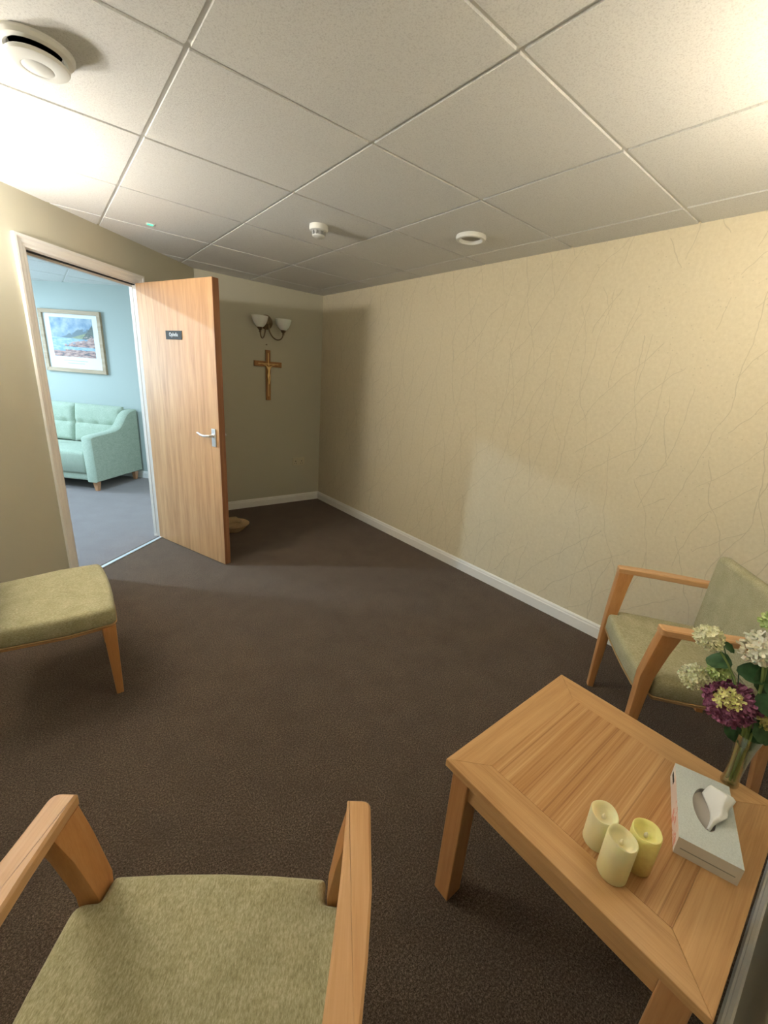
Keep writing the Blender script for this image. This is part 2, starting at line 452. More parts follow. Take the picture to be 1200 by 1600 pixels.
# ------------------------------------------------------------------ wall lights
m_glass_off = mat('opal_glass', (.88, .86, .80), .35, Subsurface_Weight=.2)
m_bulb = mat('bulb_glow', (1, .9, .7), .5); nb = m_bulb.node_tree.nodes['Principled BSDF']
nb.inputs['Emission Color'].default_value = (*WARM, 1); nb.inputs['Emission Strength'].default_value = 12
m_glass_on = mat('opal_glass_lit', (.9, .85, .75), .4, Transmission_Weight=.0)
gn = m_glass_on.node_tree; tr = gn.nodes.new('ShaderNodeBsdfTranslucent'); tr.inputs[0].default_value = (.9, .8, .62, 1)
mx = gn.nodes.new('ShaderNodeMixShader'); mx.inputs[0].default_value = .45
gn.links.new(gn.nodes['Principled BSDF'].outputs[0], mx.inputs[1]); gn.links.new(tr.outputs[0], mx.inputs[2])
gn.links.new(mx.outputs[0], gn.nodes['Material Output'].inputs[0])
def wall_light(loc, rz, label, lit, power=0, col=WARM):
    # local: wall plane y=0, projects to -y
    t = thing('wall_light', label, 'wall light', loc, rz, 'twin glass wall lights'); t.scale = (1.32, 1.32, 1.32)
    b = MB(); b.lathe([(.05, 0), (.05, .006), (.042, .014), (.02, .022), (.012, .03)], 28, M=Matrix.Rotation(pi / 2, 4, 'X'))
    b.build('back_plate', m_brass, t, smooth=True)
    for sx in (-1, 1):
        b = MB(); cx = sx * .088; cy = -.105
        pts = []
        for k in range(13):
            a = k / 12
            ang_ = pi * a
            x = sx * .012 + (cx - sx * .012) * (1 - cos(ang_)) / 2
            y = -.022 + (cy + .022) * (1 - cos(ang_)) / 2
            z = -.012 - .088 * sin(ang_ * .92) ** .9 + (-.028) * a
            pts.append((x, y, z))
        b.tube(pts, .0045, 8)
        arm = b.build('arm', m_brass, t, smooth=True)
        b = MB(); b.lathe([(.004, -.03), (.010, -.026), (.006, -.018), (.012, -.012), (.02, 0), (.018, .004)], 20, c=(cx, cy, -.052))
        b.build('cup', m_brass, arm, smooth=True)
        b = MB(); prof = [(.016, 0), (.026, .008), (.040, .024), (.050, .046), (.056, .070), (.0575, .074), (.054, .070), (.047, .046), (.037, .026), (.023, .011), (.012, .005)]
        b.lathe(prof, 32, c=(cx, cy, -.050))
        b.build('glass_shade', m_glass_on if lit else m_glass_off, t, smooth=True, angle=60)
        b = MB(); b.lathe([(.006, 0), (.011, .006), (.016, .020), (.016, .034), (.010, .044), (.003, .048)], 16, c=(cx, cy, -.044))
        b.build('bulb', m_bulb if lit else m_glass_off, t, smooth=True)
        if lit:
            M = Matrix.Translation(loc) @ Matrix.Rotation(rz, 4, 'Z')
            p = M @ Vector((cx * 1.32, cy * 1.32, .042)); point('wall_light_bulb', p, power, col, .055)
    return t
wall_light((1.362, YB, 1.838), 0, 'unlit twin wall light with two glass bowls above the crucifix', False)
dlt = math.atan2(S2.y, S2.x)
lp = dg(-.80, 0, 1.745)
wall_light(lp, dlt, 'glowing twin wall light on the wall beside the doorway', True, BULB_A, NEUTRAL)
wall_light((1.08, YN, 1.74), pi, 'glowing twin wall light on the wall above the coffee table', True, BULB_B, WARM)

# ------------------------------------------------------------------ crucifix, socket, screw
m_cross = wood('crucifix_oak', (.28, .12, .035), (.38, .18, .06), (.46, .24, .09), 'z', .4)
cx_, cz_ = 1.375, 1.456
t = thing('crucifix', 'wooden crucifix with gilt figure hanging on the far wall', 'crucifix', (cx_, YB, 1.10))
b = MB(); b.box(-.0235, .0235, -.02, 0, .012, .488); b.box(-.142, -.0235, -.02, 0, .333, .383); b.box(.0235, .142, -.02, 0, .333, .383)
b.build('cross', m_cross, t, bevel=.003)
b = MB(); b.box(-.0035, .0035, -.0235, -.02, .05, .46); b.box(-.105, .105, -.0235, -.02, .3555, .3625)
b.build('inlay', m_gold, t, bevel=.001)
# small gilt figure, one skinned body
vs = [(0, -.032, .262), (0, -.033, .288), (0, -.034, .315), (0, -.034, .332), (.003, -.040, .343), (.004, -.041, .352),
      (-.030, -.031, .343), (-.066, -.028, .358), (-.078, -.026, .361), (.030, -.031, .343), (.066, -.028, .358), (.078, -.026, .361),
      (-.009, -.032, .250), (-.006, -.040, .215), (-.003, -.033, .180), (-.002, -.037, .168),
      (.009, -.032, .250), (.008, -.041, .214), (.004, -.034, .180), (.003, -.038, .168)]
es = [(0, 1), (1, 2), (2, 3), (3, 4), (4, 5), (2, 6), (6, 7), (7, 8), (2, 9), (9, 10), (10, 11), (0, 12), (12, 13), (13, 14), (14, 15), (0, 16), (16, 17), (17, 18), (18, 19)]
rd = [.011, .010, .013, .006, .008, .007, .0055, .004, .003, .0055, .004, .003, .0085, .006, .004, .003, .0085, .006, .004, .003]
me = bpy.data.meshes.new('figure'); me.from_pydata(vs, es, []); fo = bpy.data.objects.new('figure', me); COL.objects.link(fo)
fo.parent = t; me.materials.append(m_gold)
sk = fo.modifiers.new('skin', 'SKIN'); fo.modifiers.new('sub', 'SUBSURF').levels = 1; fo.modifiers['sub'].render_levels = 1
if not me.skin_vertices: 
    bpy.context.view_layer.objects.active = fo; bpy.ops.object.modifier_add(type='SKIN'); fo.modifiers.remove(fo.modifiers[-1])
for i, r in enumerate(rd):
    me.skin_vertices[0].data[i].radius = (r, r)
me.skin_vertices[0].data[0].use_root = True

t = thing('wall_socket', 'cream double power socket low on the far wall', 'socket', (1.722, YB, .46))
b = MB(); b.box(-.073, .073, -.010, 0, -.043, .043); b.build('face_plate', m_sage_plate, t, bevel=.003)
for sx in (-.036, .036):
    b = MB(); b.box(sx - .009 + (.018 if sx > 0 else -.018), sx + .009 + (.018 if sx > 0 else -.018), -.014, -.010, .008, .030)
    b.build('rocker_switch', m_sage_plate, t, bevel=.001)
    b = MB(); b.box(sx - .004, sx + .004, -.0106, -.0098, -.002, .010); b.box(sx - .014, sx - .007, -.0106, -.0098, -.024, -.018); b.box(sx + .007, sx + .014, -.0106, -.0098, -.024, -.018)
    b.build('pin_holes', m_dark, t)
b = MB(); b.lathe([(.0035, 0), (.0035, .01), (.006, .013), (.004, .016)], 12, M=Matrix.Translation((1.364, YB, 1.637)) @ Matrix.Rotation(pi / 2, 4, 'X'))
tag(b.build('wall_screw', m_brass), 'small screw in the wall between the wall light and the crucifix', 'screw')

# ------------------------------------------------------------------ ceiling fittings
t = thing('ceiling_vent', 'round white ceiling air valve with a domed centre disc', 'vent', (-.302, .912, H))
b = MB(); b.lathe([(.060, .0), (.088, 0), (.088, -.006), (.082, -.014), (.070, -.017), (.062, -.012), (.058, .0)], 48, cap=(False, False)); b.build('rim', m_plastic, t, smooth=True)
b = MB(); b.lathe([(.0575, -.001), (.001, -.001)], 40, cap=(True, True)); b.build('throat', m_dark, t)
b = MB(); b.lathe([(.01, -.002), (.012, -.020), (.068, -.028), (.073, -.033), (.070, -.039), (.040, -.046), (.036, -.0445), (.032, -.046), (.002, -.048)], 48); b.build('valve_disc', m_plastic, t, smooth=True)
t = thing('smoke_detector', 'small white smoke detector with a slatted nose on the ceiling', 'smoke detector', (.897, 1.478, H))
b = MB(); b.lathe([(.050, 0), (.051, -.014), (.049, -.026), (.044, -.029)], 40); b.build('base', m_plastic, t, smooth=True)
b = MB(); b.lathe([(.030, -.029), (.027, -.048)], 24)
for k in range(10):
    a = 2 * pi * k / 10
    b.box(.024, .037, -.003, .003, -.048, -.029, M=Matrix.Rotation(a, 4, 'Z'))
b.build('sensor_cage', mat('grey_plastic', (.45, .45, .44), .5), t)
b = MB(); b.lathe([(.034, -.047), (.034, -.053), (.028, -.057), (.004, -.058)], 30); b.build('nose_cap', m_plastic, t, smooth=True)
t = thing('ceiling_speaker', 'round white ceiling fitting with a recessed grey mesh centre', 'ceiling fitting', (1.528, .928, H))
b = MB(); b.lathe([(.056, -.001), (.080, 0), (.082, -.008), (.078, -.020), (.064, -.022), (.058, -.014), (.056, -.004)], 48, cap=(False, False)); b.build('rim', m_plastic, t, smooth=True)
m_mesh = mat('speaker_mesh', (.42, .40, .34), .7); g = N(m_mesh); vv = g.new('ShaderNodeTexVoronoi'); vv.inputs['Scale'].default_value = 220; g.link(g.coord(), vv.inputs[0]); g.bump(vv.outputs[0], .6, .002)
b = MB(); b.lathe([(.057, -.003), (.057, -.006), (.002, -.007)], 40); b.build('grille', m_mesh, t, smooth=True)
m_led = mat('green_led', (.1, .8, .5), .4); m_led.node_tree.nodes['Principled BSDF'].inputs['Emission Color'].default_value = (.10, .85, .50, 1); m_led.node_tree.nodes['Principled BSDF'].inputs['Emission Strength'].default_value = .45
t = thing('indicator_light', 'tiny square ceiling indicator glowing green near the door wall', 'indicator light', (.226, 2.30, H))
b = MB(); b.box(-.022, .022, -.018, .018, -.003, 0); b.build('bezel', m_plastic, t, bevel=.001)
b = MB(); b.box(-.015, .015, -.012, .012, -.006, -.003); b.build('lens', m_led, t, bevel=.001)

# lounge ceiling lamps (lit downlights, daylight white)
m_down = mat('downlight_glow', (1, 1, 1), .5); nb = m_down.node_tree.nodes['Principled BSDF']; nb.inputs['Emission Color'].default_value = (*COOL, 1); nb.inputs['Emission Strength'].default_value = 6
for (x, y, pw, lb) in ((-1.0, 2.91, CORRIDOR_W, 'lit downlight in the lounge ceiling nearest the doorway'), (-1.42, 5.15, CORRIDOR_W * .4, 'lit downlight in the lounge ceiling in front of the sofa')):
    t = thing('downlight', lb, 'downlight', (x, y, H), 0, 'lounge downlights')
    b = MB(); b.lathe([(.052, 0), (.072, 0), (.072, -.006), (.060, -.010), (.052, -.004)], 32, cap=(False, False)); b.build('rim', m_plastic, t, smooth=True)
    b = MB(); b.lathe([(.052, -.001), (.052, -.003), (.002, -.004)], 32); b.build('lens', m_down, t, smooth=True)
    area('downlight_lamp', (x, y, H - .012), (0, 0, 0), pw, COOL, .09, shape='DISK')

# ------------------------------------------------------------------ chairs
def offset_poly(P, d):
    n = len(P); out = []
    for i in range(n):
        a, b_, c = Vector(P[i - 1]), Vector(P[i]), Vector(P[(i + 1) % n])
        e1 = (b_ - a).normalized(); e2 = (c - b_).normalized()
        n1 = Vector((-e1.y, e1.x)); n2 = Vector((-e2.y, e2.x)); nn = (n1 + n2)
        nn = nn / max(nn.length_squared / 2, .35) 
        out.append((b_.x + nn.x * d, b_.y + nn.y * d))
    return out
def round_poly(P, r, seg=4):
    """r: radius or list; P counter-clockwise"""
    out = []; n = len(P)
    for i in range(n):
        rr = r[i] if isinstance(r, (list, tuple)) else r
        a, b_, c = Vector(P[i - 1]), Vector(P[i]), Vector(P[(i + 1) % n])
        if rr <= 0: out.append((b_.x, b_.y)); continue
        d1 = (a - b_).normalized(); d2 = (c - b_).normalized()
        rr = min(rr, (a - b_).length * .45, (c - b_).length * .45)
        p1 = b_ + d1 * rr; p2 = b_ + d2 * rr
        for k in range(seg + 1):
            u = k / seg
            q = p1 * (1 - u) ** 2 + b_ * 2 * u * (1 - u) + p2 * u * u
            out.append((q.x, q.y))
    return out
def pad_poly(P, rad, d):
    """inset the sharp outline first, then round its corners (keeps the vertex count)"""
    Q = offset_poly(P, d); n = len(P); rr = []
    for i in range(n):
        if rad[i] <= 0: rr.append(0); continue
        e1 = Vector(P[i]) - Vector(P[i - 1]); e2 = Vector(P[(i + 1) % n]) - Vector(P[i])
        convex = e1.x * e2.y - e1.y * e2.x > 0
        rr.append(max(rad[i] - d * .6, .002) if convex else rad[i] + d)
    return round_poly(Q, rr, 4)
def pad(b, P, z0, z1, r, M=None, mi=0, dome=.0, steps=4, rad=None):
    rings = []
    lv = [(.3 * r, z0), (0, z0 + .3 * r)] + [(r * (1 - cos(pi / 2 * k / steps)), z1 - r + r * sin(pi / 2 * k / steps)) for k in range(steps + 1)]
    for d, z in lv: rings.append([(p[0], p[1], z) for p in (pad_poly(P, rad, d) if rad else offset_poly(P, d))])
    cxm = sum(p[0] for p in P) / len(P); cym = sum(p[1] for p in P) / len(P)
    top = offset_poly(P, r)
    for k, s_ in ((1, .85), (2, .6), (3, .3)):
        if dome: rings.append([(cxm + (p[0] - cxm) * s_, cym + (p[1] - cym) * s_, z1 + dome * (1 - s_ ** 2)) for p in top])
    if M: rings = [[M @ Vector(p) for p in rr] for rr in rings]
    b.loft(rings, mi=mi)
def sect(x0, x1, y0, y1, z, c=.004):
    return [(x, y, z) for x, y in round_poly([(x0, y0), (x1, y0), (x1, y1), (x0, y1)], c, 2)]
AZ = .648; SZ = .431
def make_chair(label, loc, rz, arms=True):
    t = thing('armchair' if arms else 'side_chair', label, 'chair', loc, rz, 'beech framed chairs with olive upholstery')
    zs = SZ
    # seat
    fx = [(-.207, .006), (-.1, .012), (0, .014), (.1, .012), (.207, .006)]
    if arms:
        P = fx + [(.210, -.036), (.252, -.040), (.250, -.16), (.235, -.42), (-.235, -.42), (-.250, -.16), (-.252, -.040), (-.210, -.036)]
        rad = [.010, 0, 0, 0, .010, .004, .02, 0, .03, .03, 0, .02, .004]
    else:
        P = [(-.245, .0), (-.1, .010), (0, .012), (.1, .010), (.245, .0), (.252, -.16), (.215, -.40), (-.215, -.40), (-.252, -.16)]
        rad = [.03, 0, 0, 0, .03, 0, .04, .04, 0]
    P = P[::-1]; rad = rad[::-1]
    P0 = P; P = round_poly(P, rad, 4)
    b = MB()
    if arms: pad(b, P0, zs - .078, zs, .020, rad=rad)
    else: pad(b, P, zs - .078, zs, .022, dome=.006)
    seat = b.build('seat', m_green, t, smooth=True, angle=50)
    b = MB()
    b.tube([(p[0], p[1], zs - .079) for p in offset_poly(P, .001)] + [(P[0][0], P[0][1], zs - .079)], .0035, 6)
    tag(b.build('piping', m_pipe, seat, smooth=True), 'tan piping along the lower seam')
    b = MB(); Q = pad_poly(P0, rad, .016)
    b.loft([[(p[0], p[1], zs - .102) for p in Q], [(p[0], p[1], zs - .081) for p in Q]])
    b.build('seat_rail', m_beech, t, bevel=.003)
    # legs
    for sx in (-1, 1):
        def S(x0, x1, y0, y1, z, c=.004):
            a_, b_ = sorted((sx * x0, sx * x1)); return sect(a_, b_, y0, y1, z, c)
        if arms:
            b = MB()
            b.loft([S(.222, .252, -.020, .006, 0), S(.216, .255, -.030, .010, zs - .09), S(.212, .254, -.036, .011, zs), S(.226, .270, -.052, .002, zs + .12), S(.238, .281, -.066, -.004, AZ - .024)])
            b.build('front_leg', m_beechz, t, smooth=True, angle=40)
            b = MB()
            b.loft([S(.205, .232, -.500, -.470, 0), S(.210, .240, -.455, -.415, zs - .08), S(.196, .226, -.430, -.392, zs), S(.190, .220, -.440, -.405, AZ), S(.190, .216, -.445, -.418, .735)])
            b.build('rear_leg', m_beechz, t, smooth=True, angle=40)
            o = [(.240, 0), (.283, 0), (.2835, -.07), (.285, -.14), (.279, -.22), (.268, -.31), (.256, -.392), (.214, -.392), (.221, -.31), (.229, -.22), (.236, -.12)]
            o = [(sx * x, y) for x, y in o]
            if sx > 0: o = o[::-1]; rr_ = [0] * 9 + [.016, .003]
            else: rr_ = [.003, .016] + [0] * 9
            o = round_poly(o, rr_, 4)
            b = MB()
            rings = []
            for d, z in ((.003, AZ - .026), (0, AZ - .023), (0, AZ - .004), (.004, AZ)):
                rings.append([(p[0], p[1], z) for p in offset_poly(o, d)])
            b.loft(rings)
            b.build('arm', m_beech, t, smooth=True, angle=40)
        else:
            b = MB()
            b.loft([S(.205, .230, -.035, -.008, 0), S(.212, .250, -.052, -.004, zs - .085)])
            b.build('front_leg', m_beechz, t, smooth=True, angle=40)
            b = MB()
            b.loft([S(.19, .215, -.480, -.455, 0), S(.198, .228, -.430, -.392, zs - .08), S(.198, .228, -.445, -.41, .62)])
            b.build('rear_leg', m_beechz, t, smooth=True, angle=40)
    # back panel: outline in x-z extruded along the tilted y
    z0, z1 = (zs - .005, .785) if arms else (zs + .002, .772)
    yb = -.345 if arms else -.385
    P = round_poly([(-.228, z0), (.228, z0), (.226, z1), (-.226, z1)], [.02, .02, .028, .028], 5)
    b = MB(); rings = []
    tilt = .02
    for d, yy in ((.02, 0), (.008, -.004), (0, -.016), (0, -.036), (.010, -.046), (.03, -.05)):
        rings.append([(p[0], yb + yy - tilt * (p[1] - z0), p[1]) for p in offset_poly(P, d)])
    b.loft(rings)
    b.build('backrest', m_green, t, smooth=True, angle=60)
    return t
make_chair('empty olive armchair in the foreground, seen from above between its arms', (-.269, -.245, 0), -.642)
make_chair('olive armchair against the patterned wall, standing behind the flowers', (1.360, -.347, 0), .645)
make_chair('armless olive chair standing beside the open doorway', (-.300, 1.207, 0), -pi / 2 + .0, arms=False)

# ------------------------------------------------------------------ coffee table
TX0, TX1, TY0, TY1, TZ = .276, .859, -.912, -.337, .465
t = thing('coffee_table', 'square light oak coffee table with a bordered striped top', 'table', ((TX0 + TX1) / 2, (TY0 + TY1) / 2, 0))
hx_, hy_ = (TX1 - TX0) / 2, (TY1 - TY0) / 2; bw = .083; th = .022
b = MB(); b.box(-hx_ + bw, hx_ - bw, -hy_ + bw, hy_ - bw, TZ - th, TZ - .0002); b.build('inlay_panel', m_veneer, t)
for k in range(4):
    b = MB(); a = [(-hx_, -hy_), (hx_, -hy_), (hx_, hy_), (-hx_, hy_)]
    i = [(-hx_ + bw, -hy_ + bw), (hx_ - bw, -hy_ + bw), (hx_ - bw, hy_ - bw), (-hx_ + bw, hy_ - bw)]
    q = [a[k], a[(k + 1) % 4], i[(k + 1) % 4], i[k]]
    b.loft([[(p[0], p[1], TZ - th) for p in q], [(p[0], p[1], TZ) for p in q]])
    b.build('edge_board', m_tabx if k % 2 == 0 else m_taby, t, bevel=.0015)
for sx in (-1, 1):
    for sy in (-1, 1):
        xa, xb = sorted((sx * (hx_ - .006), sx * (hx_ - .062))); ya, yb_ = sorted((sy * (hy_ - .022), sy * (hy_ - .072)))
        b = MB(); b.box(xa, xb, ya, yb_, 0, TZ - th); b.build('leg', m_tabz, t, bevel=.003)
for sx in (-1, 1):
    xa, xb = sorted((sx * (hx_ - .016), sx * (hx_ - .036)))
    b = MB(); b.box(xa, xb, -hy_ + .072, hy_ - .072, TZ - th - .062, TZ - th); b.build('apron', m_taby, t, bevel=.001)
    ya, yb_ = sorted((sx * (hy_ - .030), sx * (hy_ - .050)))
    b = MB(); b.box(-hx_ + .062, hx_ - .062, ya, yb_, TZ - th - .062, TZ - th); b.build('apron', m_tabx, t, bevel=.001)

# ------------------------------------------------------------------ candles
def candle(x, y, h, r, m, label, seed):
    t = thing('led_candle', label, 'candle', (x, y, TZ), 0, 'three pillar candles on the coffee table')
    rnd = random.Random(seed); ph = rnd.random() * 6
    n = 40; b = MB(); rings = []
    def rim(k): a = 2 * pi * k / n; return .0022 * sin(a * 1 + ph) + .0012 * sin(a * 3 + ph * 2)
    for rr, z, wv in ((r * .93, 0, 0), (r, .003, 0), (r * 1.0, h * .5, 0), (r, h - .003, 1), (r - .0015, h, 1), (r - .0045, h - .001, 1), (r - .0065, h - .008, .6), (r - .011, h - .0135, .2), (.002, h - .0165, 0)):
        rings.append([(rr * cos(2 * pi * k / n), rr * sin(2 * pi * k / n), z + wv * rim(k)) for k in range(n)])
    b.loft(rings); b.build('wax_body', m, t, smooth=True, angle=70)
    b = MB(); b.lathe([(.0035, 0), (.0042, .004), (.003, .008), (.0006, .012)], 12, c=(0, 0, h - .0165)); b.build('flame_tip', m_wick, t, smooth=True)
m_wick = mat('flame_plastic', (.85, .80, .62), .4)
def wax(name, c1, c2):
    m = mat(name, c1, .55, Subsurface_Weight=.35, Subsurface_Scale=.02); g = N(m)
    m.node_tree.nodes['Principled BSDF'].inputs['Subsurface Radius'].default_value = (1, .7, .3)
    z = g.xyz(g.coord())[2]; n = g.noise(g.coord(), 90, 3, .7)
    f = g.math('ADD', g.math('MULTIPLY', z, 10), g.math('MULTIPLY', g.math('SUBTRACT', n, .5), .5))
    g.color(g.ramp(f, [(.1, c1), (.85, c2)])); g.bump(n, .2, .001)
    return m
m_wax1 = wax('ivory_wax', (.82, .75, .46), (.86, .80, .53)); m_wax2 = wax('cream_wax', (.78, .71, .40), (.86, .80, .49)); m_wax3 = wax('yellow_wax', (.60, .42, .15), (.90, .83, .33))
candle(.397, -.670, .086, .0275, m_wax1, 'shorter ivory pillar candle standing at the back of the trio', 1)
candle(.361, -.718, .099, .0280, m_wax2, 'taller cream pillar candle at the front of the trio', 2)
candle(.421, -.742, .096, .0270, m_wax3, 'yellowest pillar candle of the trio, nearest the tissue box', 3)

# ------------------------------------------------------------------ tissue box
BL, BWd, BH = .220, .110, .046
ta = math.atan2(-.713 + .782, .725 - .518)
cxT, cyT = (.725 + .547) / 2, (-.713 - .886) / 2
t = thing('tissue_box', 'flat grey and white tissue box with a tissue pulled up', 'tissue box', (cxT, cyT, TZ), ta)
m_boxtop = mat('box_top_card', (.60, .64, .63), .5); g = N(m_boxtop); n = g.noise(g.coord(), 300, 2, .8); g.color(g.ramp(n, [(.3, (.54, .60, .61)), (.7, (.67, .73, .74))]))
m_boxside = mat('box_side_card', (.66, .62, .56), .5)
m_boxside2 = mat('box_left_card', (.78, .74, .70), .5); g = N(m_boxside2)
x_ = g.xyz(g.coord())[0]; nf = g.noise(g.coord((1, 1, 1)), 42, 3, .6)
mask = g.math('MULTIPLY', g.math('GREATER_THAN', nf, .52), g.math('LESS_THAN', g.math('ABSOLUTE', g.math('ADD', x_, .055)), .045))
g.color(g.mix(mask, g.mix(g.math('LESS_THAN', g.math('ABSOLUTE', g.math('ADD', x_, .01)), .08), (.78, .75, .72), (.80, .68, .64)), (.72, .34, .28)))
b = MB()
# body with an oval opening in the top
n = 32; oa, ob = .060, .021; ox_, oy_ = .004, -.002
b.bm.free(); b = MB()
v0 = b.ring([(-BL / 2, -BWd / 2, 0), (BL / 2, -BWd / 2, 0), (BL / 2, BWd / 2, 0), (-BL / 2, BWd / 2, 0)])
v1 = b.ring([(-BL / 2, -BWd / 2, BH), (BL / 2, -BWd / 2, BH), (BL / 2, BWd / 2, BH), (-BL / 2, BWd / 2, BH)])
b.face(v0[::-1], 1)
for k, mi in ((0, 1), (1, 1), (2, 2), (3, 1)):
    b.face((v0[k], v0[(k + 1) % 4], v1[(k + 1) % 4], v1[k]), mi)
ov = b.ring([(ox_ + oa * cos(2 * pi * k / n), oy_ + ob * sin(2 * pi * k / n) * (1 + .25 * sin(2 * pi * k / n)), BH) for k in range(n)])
cor = {4: 2, 12: 3, 20: 0, 28: 1}
# triangulate the ring between the oval and the rectangle
for k in range(n):
    a_, c_ = ov[k], ov[(k + 1) % n]
    mid = (k + .5) % n
    q = v1[{0: 2, 1: 3, 2: 0, 3: 1}[int(mid // 8)]]
    b.face((a_, q, c_), 0)
for k in range(4):
    q0 = v1[{0: 1, 1: 2, 2: 3, 3: 0}[k]]; q1 = v1[{0: 2, 1: 3, 2: 0, 3: 1}[k]]
    b.face((ov[k * 8], q0, q1), 0)
ov2 = b.ring([(v.co.x, v.co.y, BH - .010) for v in ov]); b.bridge(ov, ov2, 3); b.face(ov2, 3)
m_inside = mat('tissue_film', (.44, .41, .38), .45)
b.build('carton', [m_boxtop, m_boxside, m_boxside2, m_inside], t)
b = MB(); b.box(-BL / 2 - .0006, -BL / 2, -.047, .047, .018, .0205)
b.build('end_seam', mat('seam_grey', (.30, .30, .27), .6), t)
b = MB()
for k, (x0, x1) in enumerate(((.062, .068), (.070, .074), (.076, .083), (.085, .089), (.090, .095))):
    b.box(x0, x1, BWd / 2, BWd / 2 + .0006, .020, .031)
b.build('side_lettering', mat('printed_black', (.03, .03, .03), .6), t)
# crumpled tissue
m_tissue = mat('tissue_paper', (.86, .87, .87), .85, spec=.1)
b = MB(); nu, nv = 14, 12; V = []
for i in range(nu + 1):
    row = []
    for j in range(nv + 1):
        u = i / nu; v = j / nv
        A = (.55 + .45 * sin(min(1, u / .28) * pi / 2)) * max(0, 1 - max(0, u - .28) / .72) ** .9
        x = ox_ + .052 - .104 * u + .010 * v * (1 - 2 * u)
        y = oy_ + .004 - .012 * sin(u * pi) - A * (.040 * v ** 1.2)
        z = BH - .009 + (.012 + .034 * A) * sin(min(1, v * 1.45) * pi / 2) - .016 * max(0, v - .6)
        z += .003 * sin(13 * u + 5 * v) * v; y += .003 * sin(17 * u) * v
        row.append(b.bm.verts.new((x, y, z)))
    V.append(row)
for i in range(nu):
    for j in range(nv): b.face((V[i][j], V[i + 1][j], V[i + 1][j + 1], V[i][j + 1]))
ts = b.build('tissue', m_tissue, t, smooth=True, angle=80)
ts.modifiers.new('thick', 'SOLIDIFY').thickness = .0006

# ------------------------------------------------------------------ vase and flowers
VX, VY = .847, -.800
VB = (.826, -.812)
m_glass = mat('clear_glass', (.9, .97, .9), .05)
gn = m_glass.node_tree; trn = gn.nodes.new('ShaderNodeBsdfTransparent'); trn.inputs[0].default_value = (.90, .96, .88, 1)
gls = gn.nodes.new('ShaderNodeBsdfGlossy'); gls.inputs['Roughness'].default_value = .05
frn = gn.nodes.new('ShaderNodeLayerWeight'); frn.inputs['Blend'].default_value = .35
mx = gn.nodes.new('ShaderNodeMixShader'); gn.links.new(frn.outputs['Facing'], mx.inputs[0])
gn.links.new(trn.outputs[0], mx.inputs[1]); gn.links.new(gls.outputs[0], mx.inputs[2]); gn.links.new(mx.outputs[0], gn.nodes['Material Output'].inputs[0])
m_stem = mat('green_stem', (.20, .29, .09), .6)
m_leaf = mat('dark_leaf', (.035, .105, .035), .5); g = N(m_leaf); n = g.noise(g.coord(), 40, 3); g.color(g.ramp(n, [(.3, (.018, .065, .022)), (.7, (.06, .16, .055))]))
vz = .158
t = thing('glass_vase', 'slim flared clear glass vase standing behind the tissue box', 'vase', (VX - .013, VY - .012, TZ))
b = MB(); b.lathe([(.018, 0), (.019, .003), (.0165, .03), (.018, .075), (.022, .12), (.028, vz), (.0262, vz), (.0202, .12), (.0163, .075), (.0148, .03), (.0155, .008), (.002, .006)], 40)
b.build('vase_body', m_glass, t, smooth=True, angle=60)
VC = Vector((VX - .013, VY - .012, TZ))
m_pet = {}
def petal_mat(name, a, c):
    m = mat(name, a, .7, Subsurface_Weight=.1, Subsurface_Scale=.01); g = N(m); n = g.noise(g.coord(), 55, 3, .7); g.color(g.ramp(n, [(.35, a), (.65, c)])); return m
p_white = petal_mat('ivory_petals', (.80, .80, .48), (.95, .94, .74)); p_lime = petal_mat('lime_petals', (.45, .58, .20), (.68, .76, .36))
p_purple = petal_mat('purple_petals', (.20, .05, .12), (.42, .15, .27)); p_yel = petal_mat('yellow_green_petals', (.62, .60, .18), (.82, .76, .38))
p_cream = petal_mat('cream_petals', (.84, .82, .66), (.96, .95, .84))
def floret(b, c, nrm, s, mi=0, k=4, rnd=random):
    nrm = nrm.normalized(); a = nrm.orthogonal().normalized(); a.rotate(Matrix.Rotation(rnd.random() * 6, 3, nrm)); d = nrm.cross(a)
    for q in range(k):
        th_ = 2 * pi * q / k; u = a * cos(th_) + d * sin(th_); v = nrm.cross(u)
        lift = s * (.25 + rnd.random() * .5)
        p0 = c; pts = [c + u * s * .45 - v * s * .38 + nrm * s * .12, c + u * s * .95 - v * s * .33 + nrm * lift, c + u * s * 1.12 + nrm * lift * .9, c + u * s * .95 + v * s * .33 + nrm * lift, c + u * s * .45 + v * s * .38 + nrm * s * .12]
        vv = [b.bm.verts.new(p0)] + [b.bm.verts.new(p) for p in pts]; mid = b.bm.verts.new(c + u * s * .6 + nrm * s * .05)
        for i in range(6): b.face((vv[i], vv[(i + 1) % 6], mid), mi)
